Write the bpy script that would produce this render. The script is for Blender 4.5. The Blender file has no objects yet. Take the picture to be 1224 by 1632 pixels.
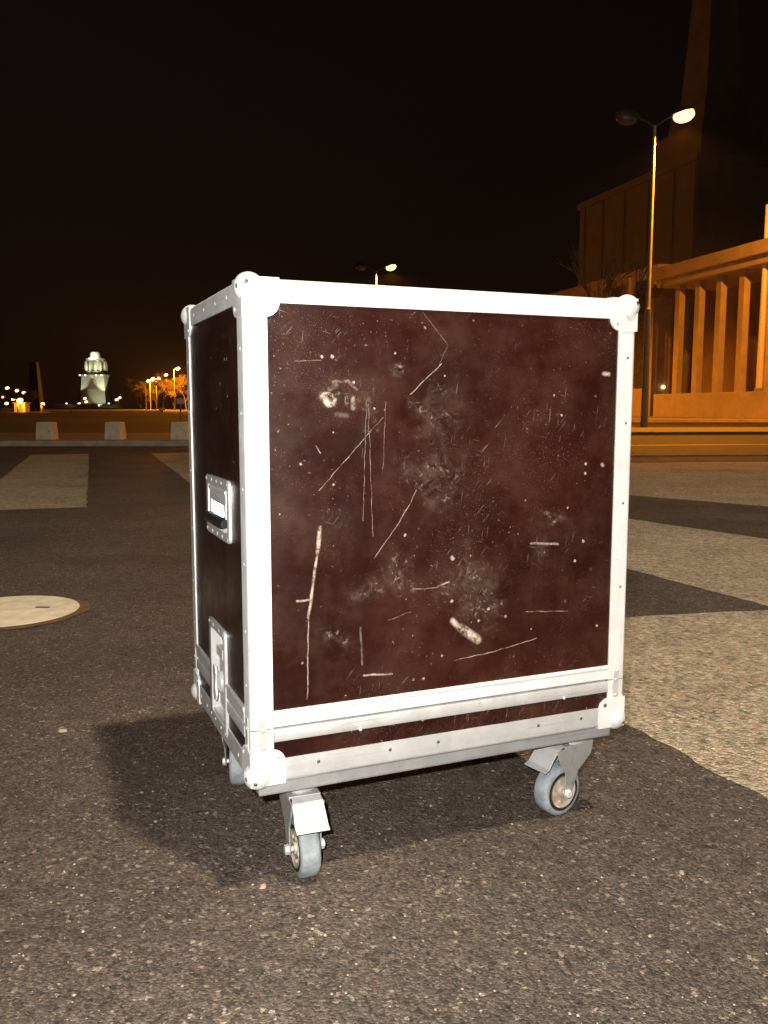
import bpy, math, random
from mathutils import Vector, Matrix
R = math.radians
random.seed(7)
SC = bpy.context.scene
COL = SC.collection

# ------------------------------------------------------------------ camera
CAM_H = 0.8091
cam_d = bpy.data.cameras.new('camera'); cam = bpy.data.objects.new('camera', cam_d); COL.objects.link(cam)
cam.location = (0, 0, CAM_H); cam.rotation_euler = (R(90 - 6.87), 0, 0)
cam_d.sensor_fit = 'HORIZONTAL'; cam_d.sensor_width = 36; cam_d.lens = 36 * 1383.8 / 1224
cam_d.clip_start = 0.02; cam_d.clip_end = 8000
SC.camera = cam

# ------------------------------------------------------------------ night sky
W = bpy.data.worlds.new('World'); SC.world = W; W.use_nodes = True
wn = W.node_tree; wn.nodes.clear()
sky = wn.nodes.new('ShaderNodeTexSky'); sky.sky_type = 'NISHITA'; sky.sun_disc = False
sky.sun_elevation = R(3); sky.sun_rotation = R(140)
tint = wn.nodes.new('ShaderNodeMix'); tint.data_type = 'RGBA'; tint.blend_type = 'MULTIPLY'
tint.inputs['Factor'].default_value = 1.0; tint.inputs['B'].default_value = (1.0, 0.42, 0.32, 1)   # town glow under dark cloud
bg = wn.nodes.new('ShaderNodeBackground'); bg.inputs['Strength'].default_value = 0.0009
glow = wn.nodes.new('ShaderNodeBackground'); glow.inputs['Color'].default_value = (1.0, 0.42, 0.38, 1); glow.inputs['Strength'].default_value = 0.0017
addw = wn.nodes.new('ShaderNodeAddShader'); wo = wn.nodes.new('ShaderNodeOutputWorld')
wn.links.new(sky.outputs['Color'], tint.inputs['A']); wn.links.new(tint.outputs['Result'], bg.inputs['Color'])
wn.links.new(bg.outputs[0], addw.inputs[0]); wn.links.new(glow.outputs[0], addw.inputs[1]); wn.links.new(addw.outputs[0], wo.inputs['Surface'])

# ------------------------------------------------------------------ exposure
SC.view_settings.view_transform = 'Standard'; SC.view_settings.look = 'None'
SC.view_settings.exposure = 0.0; SC.view_settings.gamma = 1.0; SC.view_settings.use_curve_mapping = False
SC.render.engine = 'CYCLES'
SC.cycles.use_denoising = True
SC.cycles.max_bounces = 6; SC.cycles.volume_bounces = 0
SC.cycles.sample_clamp_indirect = 4.0

def lamp(name, kind, loc, power, color, radius=0.05, aim=None, angle=120, blend=0.3):
    d = bpy.data.lights.new(name, kind); d.energy = power; d.color = color; d.shadow_soft_size = radius
    if kind == 'SPOT': d.spot_size = R(angle); d.spot_blend = blend
    o = bpy.data.objects.new(name, d); COL.objects.link(o); o.location = loc
    if aim is not None:
        o.rotation_euler = (Vector(aim) - Vector(loc)).to_track_quat('-Z', 'Y').to_euler()
    return o
# the phone's own flash, a few centimetres above the lens: it whitens the metal of the case
lamp('camera_flash', 'SPOT', (-0.045, 0.0, CAM_H + 0.05), 225, (1.0, 0.96, 0.90), 0.006, aim=(0.0, 3.0, 0.30), angle=125, blend=0.9)
# a trace of moonlight
sd = bpy.data.lights.new('moon', 'SUN'); sd.energy = 0.004; sd.angle = R(0.5); sd.color = (1, .93, .85)
so = bpy.data.objects.new('moon', sd); COL.objects.link(so); so.rotation_euler = (R(50), 0, R(140)); so.location = (0, 0, 60)
SODIUM = (1.0, 0.305, 0.016)
WARM = (1.0, 0.82, 0.60)

# ------------------------------------------------------------------ mesh helpers
class MB:
    def __init__(s): s.v = []; s.f = []
    def add(s, vs, fs):
        k = len(s.v); s.v += [tuple(v) for v in vs]; s.f += [tuple(i + k for i in f) for f in fs]; return s
    def box(s, x0, x1, y0, y1, z0, z1, top=None):
        """axis box; top = (dx, dy) shrinks the upper face on each side"""
        dx, dy = top or (0, 0)
        vs = [(x0, y0, z0), (x1, y0, z0), (x1, y1, z0), (x0, y1, z0), (x0 + dx, y0 + dy, z1), (x1 - dx, y0 + dy, z1), (x1 - dx, y1 - dy, z1), (x0 + dx, y1 - dy, z1)]
        return s.add(vs, [(0, 3, 2, 1), (4, 5, 6, 7), (0, 1, 5, 4), (1, 2, 6, 5), (2, 3, 7, 6), (3, 0, 4, 7)])
    def prism(s, poly, z0, z1):
        n = len(poly)
        vs = [(x, y, z0) for x, y in poly] + [(x, y, z1) for x, y in poly]
        return s.add(vs, [tuple(range(n))[::-1], tuple(range(n, 2 * n))] + [(i, (i + 1) % n, n + (i + 1) % n, n + i) for i in range(n)])
    def extrude(s, poly, o, u, v, w, length):
        """2-D polygon in the (u, v) frame at o, pushed along w"""
        o, u, v, w = map(Vector, (o, u, v, w)); n = len(poly)
        a = [o + u * p + v * q for p, q in poly]; b = [p + w * length for p in a]
        return s.add(a + b, [tuple(range(n))[::-1], tuple(range(n, 2 * n))] + [(i, (i + 1) % n, n + (i + 1) % n, n + i) for i in range(n)])
    def tube(s, pts, rad, n=10, cap=True):
        pts = [Vector(p) for p in pts]; m = len(pts)
        if not isinstance(rad, (list, tuple)): rad = [rad] * m
        t0 = (pts[1] - pts[0]).normalized(); ref = Vector((0, 0, 1)) if abs(t0.z) < .9 else Vector((1, 0, 0))
        nx = t0.cross(ref).normalized(); vs = []
        for i, p in enumerate(pts):
            t = (pts[min(i + 1, m - 1)] - pts[max(i - 1, 0)]).normalized()
            nx = (nx - t * nx.dot(t)).normalized(); ny = t.cross(nx)
            for k in range(n):
                a = 2 * math.pi * k / n; vs.append(p + (nx * math.cos(a) + ny * math.sin(a)) * rad[i])
        fs = [(i * n + k, i * n + (k + 1) % n, (i + 1) * n + (k + 1) % n, (i + 1) * n + k) for i in range(m - 1) for k in range(n)]
        if cap: fs += [tuple(range(n))[::-1], tuple(range((m - 1) * n, m * n))]
        return s.add(vs, fs)
    def lathe(s, prof, o, axis, n=32, ring=False):
        """(radius, height) profile spun round axis at o"""
        ax = Vector(axis).normalized(); ref = Vector((0, 0, 1)) if abs(ax.z) < .9 else Vector((1, 0, 0))
        e = ax.cross(ref).normalized(); g = ax.cross(e); o = Vector(o); m = len(prof); vs = []
        for r_, h_ in prof:
            for k in range(n):
                a = 2 * math.pi * k / n; vs.append(o + ax * h_ + (e * math.cos(a) + g * math.sin(a)) * r_)
        fs = [(i * n + k, i * n + (k + 1) % n, (i + 1) * n + (k + 1) % n, (i + 1) * n + k) for i in range(m - 1) for k in range(n)]
        if ring: fs += [((m - 1) * n + k, (m - 1) * n + (k + 1) % n, (k + 1) % n, k) for k in range(n)]
        else: fs += [tuple(range(n))[::-1], tuple(range((m - 1) * n, m * n))]
        return s.add(vs, fs)
    def ell(s, c, rx, ry, rz, n=16, m=10, lo=-90, hi=90, rot=None):
        c = Vector(c); vs = []
        for i in range(m + 1):
            la = R(lo + (hi - lo) * i / m)
            for k in range(n):
                a = 2 * math.pi * k / n
                p = Vector((rx * math.cos(la) * math.cos(a), ry * math.cos(la) * math.sin(a), rz * math.sin(la)))
                if rot is not None: p = rot @ p
                vs.append(c + p)
        fs = [(i * n + k, i * n + (k + 1) % n, (i + 1) * n + (k + 1) % n, (i + 1) * n + k) for i in range(m) for k in range(n)]
        fs += [tuple(range(n))[::-1], tuple(range(m * n, (m + 1) * n))]
        return s.add(vs, fs)
    def build(s, name, mat, parent=None, smooth=None, bevel=None, loc=None):
        me = bpy.data.meshes.new(name); me.from_pydata(s.v, [], s.f); me.validate(); 
        import bmesh
        bm = bmesh.new(); bm.from_mesh(me); bmesh.ops.recalc_face_normals(bm, faces=bm.faces); bm.to_mesh(me); bm.free()
        o = bpy.data.objects.new(name, me); COL.objects.link(o)
        if mat: me.materials.append(mat)
        if parent: o.parent = parent
        if loc: o.location = loc
        if smooth:
            me.polygons.foreach_set('use_smooth', [True] * len(me.polygons))
            me.set_sharp_from_angle(angle=R(smooth))
        if bevel:
            b = o.modifiers.new('bevel', 'BEVEL'); b.width = bevel; b.segments = 2; b.limit_method = 'ANGLE'; b.angle_limit = R(40)
        return o

def tag(o, label=None, cat=None, group=None, kind=None):
    if label: o['label'] = label
    if cat: o['category'] = cat
    if group: o['group'] = group
    if kind: o['kind'] = kind
    return o
def empty(name, loc=(0, 0, 0), rz=0.0, label=None, cat=None, group=None):
    o = bpy.data.objects.new(name, None); COL.objects.link(o); o.location = loc; o.rotation_euler = (0, 0, rz); o.empty_display_size = .1
    return tag(o, label, cat, group)
def share(src, name, parent, loc=(0, 0, 0), rot=(0, 0, 0)):
    c = src.copy(); c.name = name; COL.objects.link(c); c.parent = parent; c.location = loc; c.rotation_euler = rot
    return c

# ------------------------------------------------------------------ materials
class NT:
    """small wrapper that writes node materials"""
    def __init__(s, name):
        s.m = bpy.data.materials.new(name); s.m.use_nodes = True; s.t = s.m.node_tree
        s.b = s.t.nodes['Principled BSDF']; s.tc = s.t.nodes.new('ShaderNodeTexCoord')
    def n(s, kind, **kw):
        x = s.t.nodes.new(kind)
        for k, v in kw.items(): setattr(x, k, v)
        return x
    def l(s, a, b): s.t.links.new(a, b)
    def val(s, sock, v):
        if hasattr(v, 'is_output'): s.l(v, sock)
        else: sock.default_value = v
    two = False
    def noise(s, scale, detail=4, rough=.6, vec=None, dist=0.0):
        x = s.n('ShaderNodeTexNoise'); x.noise_dimensions = '2D' if s.two else '3D'; x.inputs['Scale'].default_value = scale; x.inputs['Detail'].default_value = detail
        x.inputs['Roughness'].default_value = rough; x.inputs['Distortion'].default_value = dist
        s.l(vec or s.tc.outputs['Object'], x.inputs['Vector']); return x.outputs['Fac']
    def voro(s, scale, out='Color', vec=None, feature='F1', rnd=1.0):
        x = s.n('ShaderNodeTexVoronoi', feature=feature); x.voronoi_dimensions = '2D' if s.two else '3D'; x.inputs['Scale'].default_value = scale; x.inputs['Randomness'].default_value = rnd
        s.l(vec or s.tc.outputs['Object'], x.inputs['Vector']); return x.outputs[out]
    def ramp(s, fac, stops, interp='LINEAR'):
        x = s.n('ShaderNodeValToRGB'); x.color_ramp.interpolation = interp; e = x.color_ramp.elements
        while len(e) < len(stops): e.new(.5)
        for i, (p, c) in enumerate(stops):
            e[i].position = p; e[i].color = (c, c, c, 1) if not isinstance(c, tuple) else (c + (1,) if len(c) == 3 else c)
        s.l(fac, x.inputs['Fac']); return x.outputs['Color']
    def mr(s, v, a, b, c=0.0, d=1.0, smooth=False):
        x = s.n('ShaderNodeMapRange', interpolation_type='SMOOTHSTEP' if smooth else 'LINEAR'); x.clamp = True
        s.val(x.inputs['Value'], v)
        for k, q in zip(('From Min', 'From Max', 'To Min', 'To Max'), (a, b, c, d)): x.inputs[k].default_value = q
        return x.outputs['Result']
    def math(s, op, a, b=0.0):
        x = s.n('ShaderNodeMath', operation=op); s.val(x.inputs[0], a); s.val(x.inputs[1], b); return x.outputs[0]
    def mix(s, fac, a, b, blend='MIX'):
        x = s.n('ShaderNodeMix', data_type='RGBA', blend_type=blend); s.val(x.inputs['Factor'], fac)
        for k, c in (('A', a), ('B', b)):
            s.val(x.inputs[k], c if hasattr(c, 'is_output') else (tuple(c) + (1,) if len(c) == 3 else c))
        return x.outputs['Result']
    def bump(s, h, strength=.3, dist=.005, prev=None):
        x = s.n('ShaderNodeBump'); x.inputs['Strength'].default_value = strength; x.inputs['Distance'].default_value = dist
        s.l(h, x.inputs['Height'])
        if prev: s.l(prev, x.inputs['Normal'])
        return x.outputs['Normal']
    def done(s, color=None, rough=None, normal=None, metal=None, spec=None):
        if color is not None: s.val(s.b.inputs['Base Color'], color if hasattr(color, 'is_output') else tuple(color) + (1,))
        if rough is not None: s.val(s.b.inputs['Roughness'], rough)
        if normal is not None: s.l(normal, s.b.inputs['Normal'])
        if metal is not None: s.val(s.b.inputs['Metallic'], metal)
        if spec is not None: s.b.inputs['Specular IOR Level'].default_value = spec
        return s.m

def mat_asphalt(name, lo, hi, grain=170.0, patch=1.0, chips=1.0):
    t = NT(name); t.two = True
    nz = t.n('ShaderNodeTexNoise'); nz.noise_dimensions = '2D'; nz.inputs['Scale'].default_value = grain * .8; nz.inputs['Detail'].default_value = 1; t.l(t.tc.outputs['Object'], nz.inputs['Vector'])
    sc = t.n('ShaderNodeVectorMath', operation='SCALE'); t.l(nz.outputs['Color'], sc.inputs[0]); sc.inputs['Scale'].default_value = 1.3 / grain
    warp = t.n('ShaderNodeVectorMath', operation='ADD'); t.l(t.tc.outputs['Object'], warp.inputs[0]); t.l(sc.outputs[0], warp.inputs[1]); p = warp.outputs[0]
    v = t.n('ShaderNodeTexVoronoi'); v.voronoi_dimensions = '2D'; v.inputs['Scale'].default_value = grain; t.l(p, v.inputs['Vector'])
    sep = t.n('ShaderNodeSeparateColor'); t.l(v.outputs['Color'], sep.inputs[0])
    g1 = t.ramp(sep.outputs[0], [(0, 0.0), (.5, .30), (.82, .52), (.965, .72), (1, 1.0)])
    x = t.n('ShaderNodeMix', data_type='RGBA'); t.l(g1, x.inputs['Factor'])
    x.inputs['A'].default_value = tuple(lo) + (1,); x.inputs['B'].default_value = tuple(hi) + (1,); c = x.outputs['Result']
    # hue changes from stone to stone, pale and black chips, worn areas
    c = t.mix(t.mr(sep.outputs[1], .4, 1, 0, .5), c, (lo[0] * 2.5, lo[1] * 1.85, lo[2] * 1.6))
    v2 = t.n('ShaderNodeTexVoronoi'); v2.voronoi_dimensions = '2D'; v2.inputs['Scale'].default_value = grain * .62; t.l(p, v2.inputs['Vector'])
    s2 = t.n('ShaderNodeSeparateColor'); t.l(v2.outputs['Color'], s2.inputs[0])
    c = t.mix(t.mr(s2.outputs[0], .972, .980, 0, .75 * chips), c, (hi[0] * 1.5, hi[1] * 1.5, hi[2] * 1.45))
    c = t.mix(t.mr(s2.outputs[1], .90, .94, 0, .6), c, (lo[0] * .4, lo[1] * .4, lo[2] * .4))
    w = t.noise(1.6, 5, .65); k = t.mr(w, .3, .72, 1 - .32 * patch, 1.0)
    c = t.mix(1.0, c, t.ramp(k, [(0, 0.0), (1, 1.0)]), 'MULTIPLY')
    st_ = t.noise(.75, 6, .7); c = t.mix(1.0, c, t.ramp(t.mr(st_, .56, .68, 1.0, .72), [(0, 0.0), (1, 1.0)]), 'MULTIPLY')
    w2 = t.noise(17, 4, .65); c = t.mix(1.0, c, t.ramp(t.mr(w2, .3, .7, .70, 1.0), [(0, 0.0), (1, 1.0)]), 'MULTIPLY')
    h = t.math('ADD', t.mr(v.outputs['Distance'], 0, .8, 1, 0), t.math('MULTIPLY', sep.outputs[2], .8))
    nrm = t.bump(h, 1.0, .55 / grain); nrm = t.bump(t.noise(46, 3), .5, .005, nrm)
    return t.done(c, t.mr(sep.outputs[1], 0, 1, .68, .95), nrm, spec=.35)

M = {}
M['asphalt'] = mat_asphalt('asphalt', (.053, .042, .0355), (.315, .255, .208), 240, 1.2)
M['road'] = mat_asphalt('road_asphalt', (.05, .045, .04), (.11, .10, .088), 120, .7, 0)
M['pale'] = mat_asphalt('pale_aggregate', (.30, .255, .185), (.88, .79, .62), 105, .8, .4)

def mat_simple(name, color, rough=.6, var=.2, scale=8.0, bump=.0, metal=0.0, spec=.5, bscale=None):
    t = NT(name); n = t.noise(scale, 5, .6)
    dark = tuple(c * (1 - var) for c in color); lite = tuple(min(1, c * (1 + var)) for c in color)
    c = t.mix(t.mr(n, .3, .7), dark, lite)
    nr = t.bump(t.noise(bscale or scale * 6, 5), bump, .01) if bump else None
    return t.done(c, t.mr(n, .25, .75, max(.05, rough - .1), min(1, rough + .1)), nr, metal, spec)
M['stone'] = mat_simple('pavilion_stone', (.38, .31, .235), .85, .16, 1.2, .25, bscale=9)
M['stone_dark'] = mat_simple('hall_render', (.24, .19, .15), .9, .15, .6, .2)
M['wall_brown'] = mat_simple('porch_wall', (.24, .15, .10), .8, .2, .8, .2)
M['pylon'] = mat_simple('dark_pylon_stone', (.05, .045, .045), .9, .15, .8, .2)
M['granite'] = mat_simple('monument_granite', (.36, .35, .27), .9, .15, .12, 0)
M['concrete'] = mat_simple('bollard_concrete', (.55, .49, .36), .9, .25, 9, .3)
M['kerb'] = mat_simple('kerb_stone', (.34, .29, .24), .85, .22, 6, .3)
M['pavement'] = mat_simple('pavement_paving', (.13, .11, .09), .9, .25, 3, .3)
M['lawn'] = mat_simple('dark_lawn', (.016, .016, .009), .95, .35, 2, .6)
M['hillside'] = mat_simple('hillside_ground', (.03, .03, .02), .95, .3, .05, 0)
M['pole'] = mat_simple('galvanised_pole', (.28, .265, .24), .5, .15, 5, 0, .35)
M['pole_paint'] = mat_simple('grey_pole_paint', (.16, .16, .16), .55, .15, 5, 0)
M['housing'] = mat_simple('lamp_housing', (.045, .04, .04), .6, .1, 4, 0)
M['glass_off'] = mat_simple('unlit_lamp_glass', (.08, .07, .065), .4, .05, 4, 0)
M['window'] = mat_simple('dark_window', (.05, .04, .032), .3, .1, 2, 0)
M['bark'] = mat_simple('bare_bark', (.19, .145, .105), .9, .3, 6, .3)
M['leaf'] = mat_simple('dry_leaf', (.26, .20, .09), .8, .3, 2, 0)
M['sign'] = mat_simple('pale_sign', (.62, .58, .56), .5, .08, 9, 0)
M['rust'] = mat_simple('rusty_ring', (.13, .070, .038), .85, .35, 22, .4)
def emit(name, color, strength):
    m = bpy.data.materials.new(name); m.use_nodes = True; b = m.node_tree.nodes['Principled BSDF']
    b.inputs['Base Color'].default_value = (.8, .8, .8, 1); b.inputs['Emission Color'].default_value = tuple(color) + (1,); b.inputs['Emission Strength'].default_value = strength
    m.cycles.emission_sampling = 'NONE'      # the lamp beside each lens does the lighting
    return m
M['lit'] = emit('sodium_lens', (1.0, .60, .20), 3.6)
M['lit_far'] = emit('far_sodium_lens', (1.0, .62, .26), 4.2)
M['flood'] = emit('floodlight_lens', (1.0, .98, .82), 5)

# aluminium edge profile: brushed, dulled, scuffed
def mat_alu(name, base=.88, rough=.42, axis=(6, 6, 260), wear=.5, metal=.35):
    t = NT(name); mp = t.n('ShaderNodeMapping'); mp.inputs['Scale'].default_value = axis; t.l(t.tc.outputs['Object'], mp.inputs['Vector'])
    st = t.noise(1.0, 5, .65, mp.outputs[0]); bl = t.noise(22, 5, .7); sp = t.noise(120, 3, .6)
    c = t.mix(t.mr(bl, .35, .7), (base * .86, base * .865, base * .86), (base, base * .995, base * .985))
    c = t.mix(t.mr(st, .58, .70, 0, wear), c, (base * .42, base * .42, base * .41))
    c = t.mix(t.mr(sp, .66, .72, 0, .5), c, (base * .3, base * .3, base * .29))
    r = t.math('ADD', t.mr(bl, .3, .7, rough - .08, rough + .12), t.mr(st, .4, .7, 0, .1))
    return t.done(c, r, t.bump(st, .12, .001), metal)
M['alu_x'] = mat_alu('aluminium_along_x', axis=(5, 200, 200))
M['alu_y'] = mat_alu('aluminium_along_y', axis=(200, 5, 200))
M['alu_z'] = mat_alu('aluminium_upright', axis=(200, 200, 5))
M['scuff_x'] = mat_alu('scuffed_base_aluminium', .60, .45, (4, 130, 130), .85, .45)
M['scuff_y'] = mat_alu('scuffed_side_aluminium', .60, .45, (130, 4, 130), .85, .45)
M['alu_dull'] = mat_alu('dull_base_aluminium', .40, .5, (5, 160, 160), .8, .5)
M['zinc'] = mat_alu('zinc_plate', .60, .30, (40, 40, 40), .35)
M['steel'] = mat_alu('castor_steel', .50, .40, (30, 30, 30), .6, .5)
M['chrome'] = mat_alu('bright_steel', .80, .25, (40, 40, 40), .2)
M['screw'] = mat_simple('dark_screw', (.10, .10, .095), .45, .1, 40, 0, .6)
M['tyre'] = mat_simple('grey_blue_rubber', (.250, .278, .295), .7, .28, 45, .2, bscale=90)
M['rim'] = mat_simple('dark_wheel_ring', (.018, .015, .015), .55, .2, 30, 0)
M['hub'] = mat_simple('beige_wheel_disc', (.36, .30, .235), .5, .3, 40, 0)
M['black'] = mat_simple('black_rubber_grip', (.012, .012, .012), .5, .2, 60, 0)
M['inside'] = mat_simple('case_inside', (.01, .008, .007), .9, .1, 10, 0)

# brown phenolic film on plywood, scuffed and scratched. Marks are listed in metres on the panel: (x0, z0, x1, z1, half width, strength)
SCRATCH = [(.128, .826, .139, .815, .0062, 1.0), (.130, .830, .138, .831, .0030, .9), (.142, .812, .149, .822, .0030, .8), (.148, .849, .172, .851, .0028, .32), (.172, .851, .186, .838, .0032, .26), (.179, .823, .181, .808, .0045, .42), (.152, .797, .170, .795, .0050, .12), (.140, .838, .152, .846, .0045, .28),
 (.1216, .6756, .1979, .7573, .0008, .5), (.1979, .7573, .2334, .7929, .0008, .3), (.2035, .8185, .1965, .6228, .0006, .35), (.2068, .8134, .2144, .5956, .0006, .4),
 (.2379, .8186, .2324, .6998, .0005, .3), (.3396, .8817, .282, .8311, .0009, .6), (.2944, .6693, .2633, .6174, .0009, .55), (.2633, .6174, .2166, .5584, .0008, .45),
 (.1222, .6162, .1176, .5753, .0036, .75), (.1176, .5753, .1005, .4674, .0026, .75), (.1005, .4674, .097, .3301, .0012, .5), (.3649, .4369, .3760, .4250, .0060, .75), (.3830, .4220, .4150, .3980, .0090, .85),
 (.197, .3586, .249, .3556, .0018, .65), (.3694, .3651, .4452, .3716, .0010, .5), (.4452, .3716, .5371, .3875, .0009, .45), (.5233, .5655, .5797, .5598, .0028, .5),
 (.0816, .4972, .1061, .4972, .0022, .6), (.3041, .966, .3511, .9132, .0007, .22), (.3338, .8764, .3511, .9132, .0007, .15), (.243, .4486, .2838, .4601, .0008, .35),
 (.2895, .4991, .3495, .4986, .0010, .35), (.117, .7484, .1243, .7362, .0012, .55), (.1916, .4427, .1948, .3774, .0020, .2), (.5158, .4401, .6041, .432, .0010, .35),
 (.3373, .5007, .3560, .5060, .0018, .5), (.082, .8815, .1255, .8834, .0008, .35), (.6700, .8705, .6820, .8690, .0042, .7), (.6725, .7040, .6745, .7020, .0040, .75), (.3626, .5500, .3646, .5480, .0038, .8)]
BLOB = [(.1290, .8270, .010, .95), (.1420, .8150, .009, .9), (.1330, .8150, .007, .9), (.1480, .8180, .006, .7), (.1760, .8210, .007, .6), (.1366, .8232, .015, .85), (.1500, .8450, .024, .40), (.1660, .8330, .034, .42), (.1800, .8000, .030, .22), (.2569, .8699, .016, .55), (.2971, .8031, .014, .40), (.3926, .4963, .055, .55), (.3236, .6972, .055, .45), (.2486, .5294, .040, .45),
 (.2143, .4998, .030, .40), (.1579, .4246, .025, .40), (.5781, .6155, .022, .35), (.3799, .5197, .03, .45), (.4375, .4472, .036, .40), (.540, .560, .03, .35), (.33, .79, .05, .3)]
def mat_panel(name, marks, axis='xz'):
    t = NT(name); t.two = True
    sx_ = t.n('ShaderNodeSeparateXYZ'); t.l(t.tc.outputs['Object'], sx_.inputs[0]); cb_ = t.n('ShaderNodeCombineXYZ')
    t.l(sx_.outputs['X' if axis == 'xz' else 'Y'], cb_.inputs['X']); t.l(sx_.outputs['Z'], cb_.inputs['Y']); P = cb_.outputs[0]   # metres across and up the panel
    class _V: pass
    t.tc = _V(); t.tc.outputs = {'Object': P}
    def warp(scale, amount, detail):
        nz = t.n('ShaderNodeTexNoise'); nz.noise_dimensions = '2D'; nz.inputs['Scale'].default_value = scale; nz.inputs['Detail'].default_value = detail; t.l(P, nz.inputs['Vector'])
        sb = t.n('ShaderNodeVectorMath', operation='SUBTRACT'); t.l(nz.outputs['Color'], sb.inputs[0]); sb.inputs[1].default_value = (.5, .5, .5)
        sc = t.n('ShaderNodeVectorMath', operation='MULTIPLY_ADD'); t.l(sb.outputs[0], sc.inputs[0]); sc.inputs[1].default_value = (amount, amount, 0); t.l(P, sc.inputs[2])
        return sc.outputs[0]
    Q = warp(38, .0045, 3); Q2 = warp(17, .13, 4)
    base = t.mix(t.mr(t.noise(4.5, 6, .68), .34, .66), (.0150, .0026, .0011), (.0265, .0048, .0021))
    total = None
    def join(a):
        nonlocal total
        total = a if total is None else t.math('MAXIMUM', total, a)
    chip = t.noise(150, 4, .7); chip2 = t.noise(420, 3, .7)
    if marks:
        brk = t.mr(t.noise(48, 5, .8), .36, .58, .12, 1.0)
        lines = None
        for x0, z0, x1, z1, w, s in SCRATCH:
            a = Vector((x0, z0, 0)); ba = Vector((x1 - x0, z1 - z0, 0))
            pa = t.n('ShaderNodeVectorMath', operation='SUBTRACT'); t.l(Q, pa.inputs[0]); pa.inputs[1].default_value = a
            dt = t.n('ShaderNodeVectorMath', operation='DOT_PRODUCT'); t.l(pa.outputs[0], dt.inputs[0]); dt.inputs[1].default_value = ba / ba.length_squared
            h = t.n('ShaderNodeClamp'); t.l(dt.outputs['Value'], h.inputs['Value'])
            sl = t.n('ShaderNodeVectorMath', operation='SCALE'); sl.inputs[0].default_value = ba; t.l(h.outputs[0], sl.inputs['Scale'])
            df = t.n('ShaderNodeVectorMath', operation='DISTANCE'); t.l(pa.outputs[0], df.inputs[0]); t.l(sl.outputs[0], df.inputs[1])
            m = t.mr(df.outputs['Value'], w * .3, w * 1.15, s * 1.05, 0)
            lines = m if lines is None else t.math('MAXIMUM', lines, m)
        join(t.math('MULTIPLY', lines, brk))
        blobs = None
        for x, z, r_, s in BLOB:
            df = t.n('ShaderNodeVectorMath', operation='DISTANCE'); t.l(Q2 if r_ > .018 else Q, df.inputs[0]); df.inputs[1].default_value = (x, z, 0)
            m = t.mr(df.outputs['Value'], 0, r_ * 1.25, s, 0, True)
            blobs = m if blobs is None else t.math('MAXIMUM', blobs, m)
        flake = t.mr(t.noise(85, 5, .75, None, .3), .56, .63); soft = t.mr(t.noise(26, 5, .7, None, 1.5), .40, .68)
        join(t.math('MULTIPLY', t.math('MULTIPLY', blobs, flake), t.mr(t.noise(30, 3, .6), .42, .6, .15, .9))); join(t.math('MULTIPLY', t.math('MULTIPLY', blobs, soft), .20))
    # scattered nicks everywhere, crowded in some regions
    area = t.mr(t.noise(6.5, 3, .6), .46, .66)
    join(t.math('MULTIPLY', t.mr(chip2, .67, .71, 0, .36), area)); join(t.math('MULTIPLY', t.mr(chip, .68, .72, 0, .42), t.mr(t.noise(8, 4, .7), .48, .64)))
    dots = t.voro(55, 'Distance', Q); dc = t.voro(55, 'Color', Q); ds = t.n('ShaderNodeSeparateColor'); t.l(dc, ds.inputs[0])
    dz_ = t.math('SUBTRACT', t.math('ADD', dots, t.mr(chip2, .3, .7, -.05, .07)), t.math('MULTIPLY', ds.outputs[1], .12)); join(t.math('MULTIPLY', t.mr(dz_, .02, .07, .6, 0), t.mr(ds.outputs[0], .970, .98)))
    # short tool marks: noise drawn out along two slants
    for rot, sx, sy, th in ((.85, 22, 240, .69), (1.45, 18, 220, .70), (-.25, 26, 260, .71)):
        mp = t.n('ShaderNodeMapping', vector_type='TEXTURE'); mp.inputs['Rotation'].default_value = (0, 0, rot)
        mp.inputs['Scale'].default_value = (1 / sx, 1 / sy, 1); t.l(P, mp.inputs['Vector'])
        join(t.math('MULTIPLY', t.mr(t.noise(1.0, 2, .5, mp.outputs[0]), th + .025, th + .08, 0, .16), t.mr(t.noise(6, 2), .50, .66)))
    dust = t.mr(t.noise(9, 6, .7), .42, .78, 0, .045)
    c = t.mix(dust, base, (.34, .25, .17))
    c = t.mix(total, c, (.52, .43, .34))
    fine = t.noise(240, 3, .6)
    rg = t.math('ADD', t.mr(t.noise(12, 5, .65), .3, .7, .30, .46), t.math('MULTIPLY', total, .3))
    nr = t.bump(fine, .10, .0006); nr = t.bump(t.noise(3.0, 2), .25, .004, nr)
    return t.done(c, rg, nr, spec=.3)
M['panel'] = mat_panel('brown_film_front', True)
M['panel_side'] = mat_panel('brown_film_side', False, 'yz')

# ------------------------------------------------------------------ ground and roads
g = MB(); L = 3000
g.add([(-L, -L, 0), (L, -L, 0), (L, L, 0), (-L, L, 0)], [(0, 1, 2, 3)])
tag(g.build('ground', M['asphalt']), 'worn dark asphalt of the open lot under the case', 'ground', kind='structure')
def sheet(name, poly, z, mat, label):
    m = MB(); m.add([(x, y, z) for x, y in poly], [tuple(range(len(poly)))])
    return tag(m.build(name, mat), label, 'paving', kind='structure')
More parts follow.
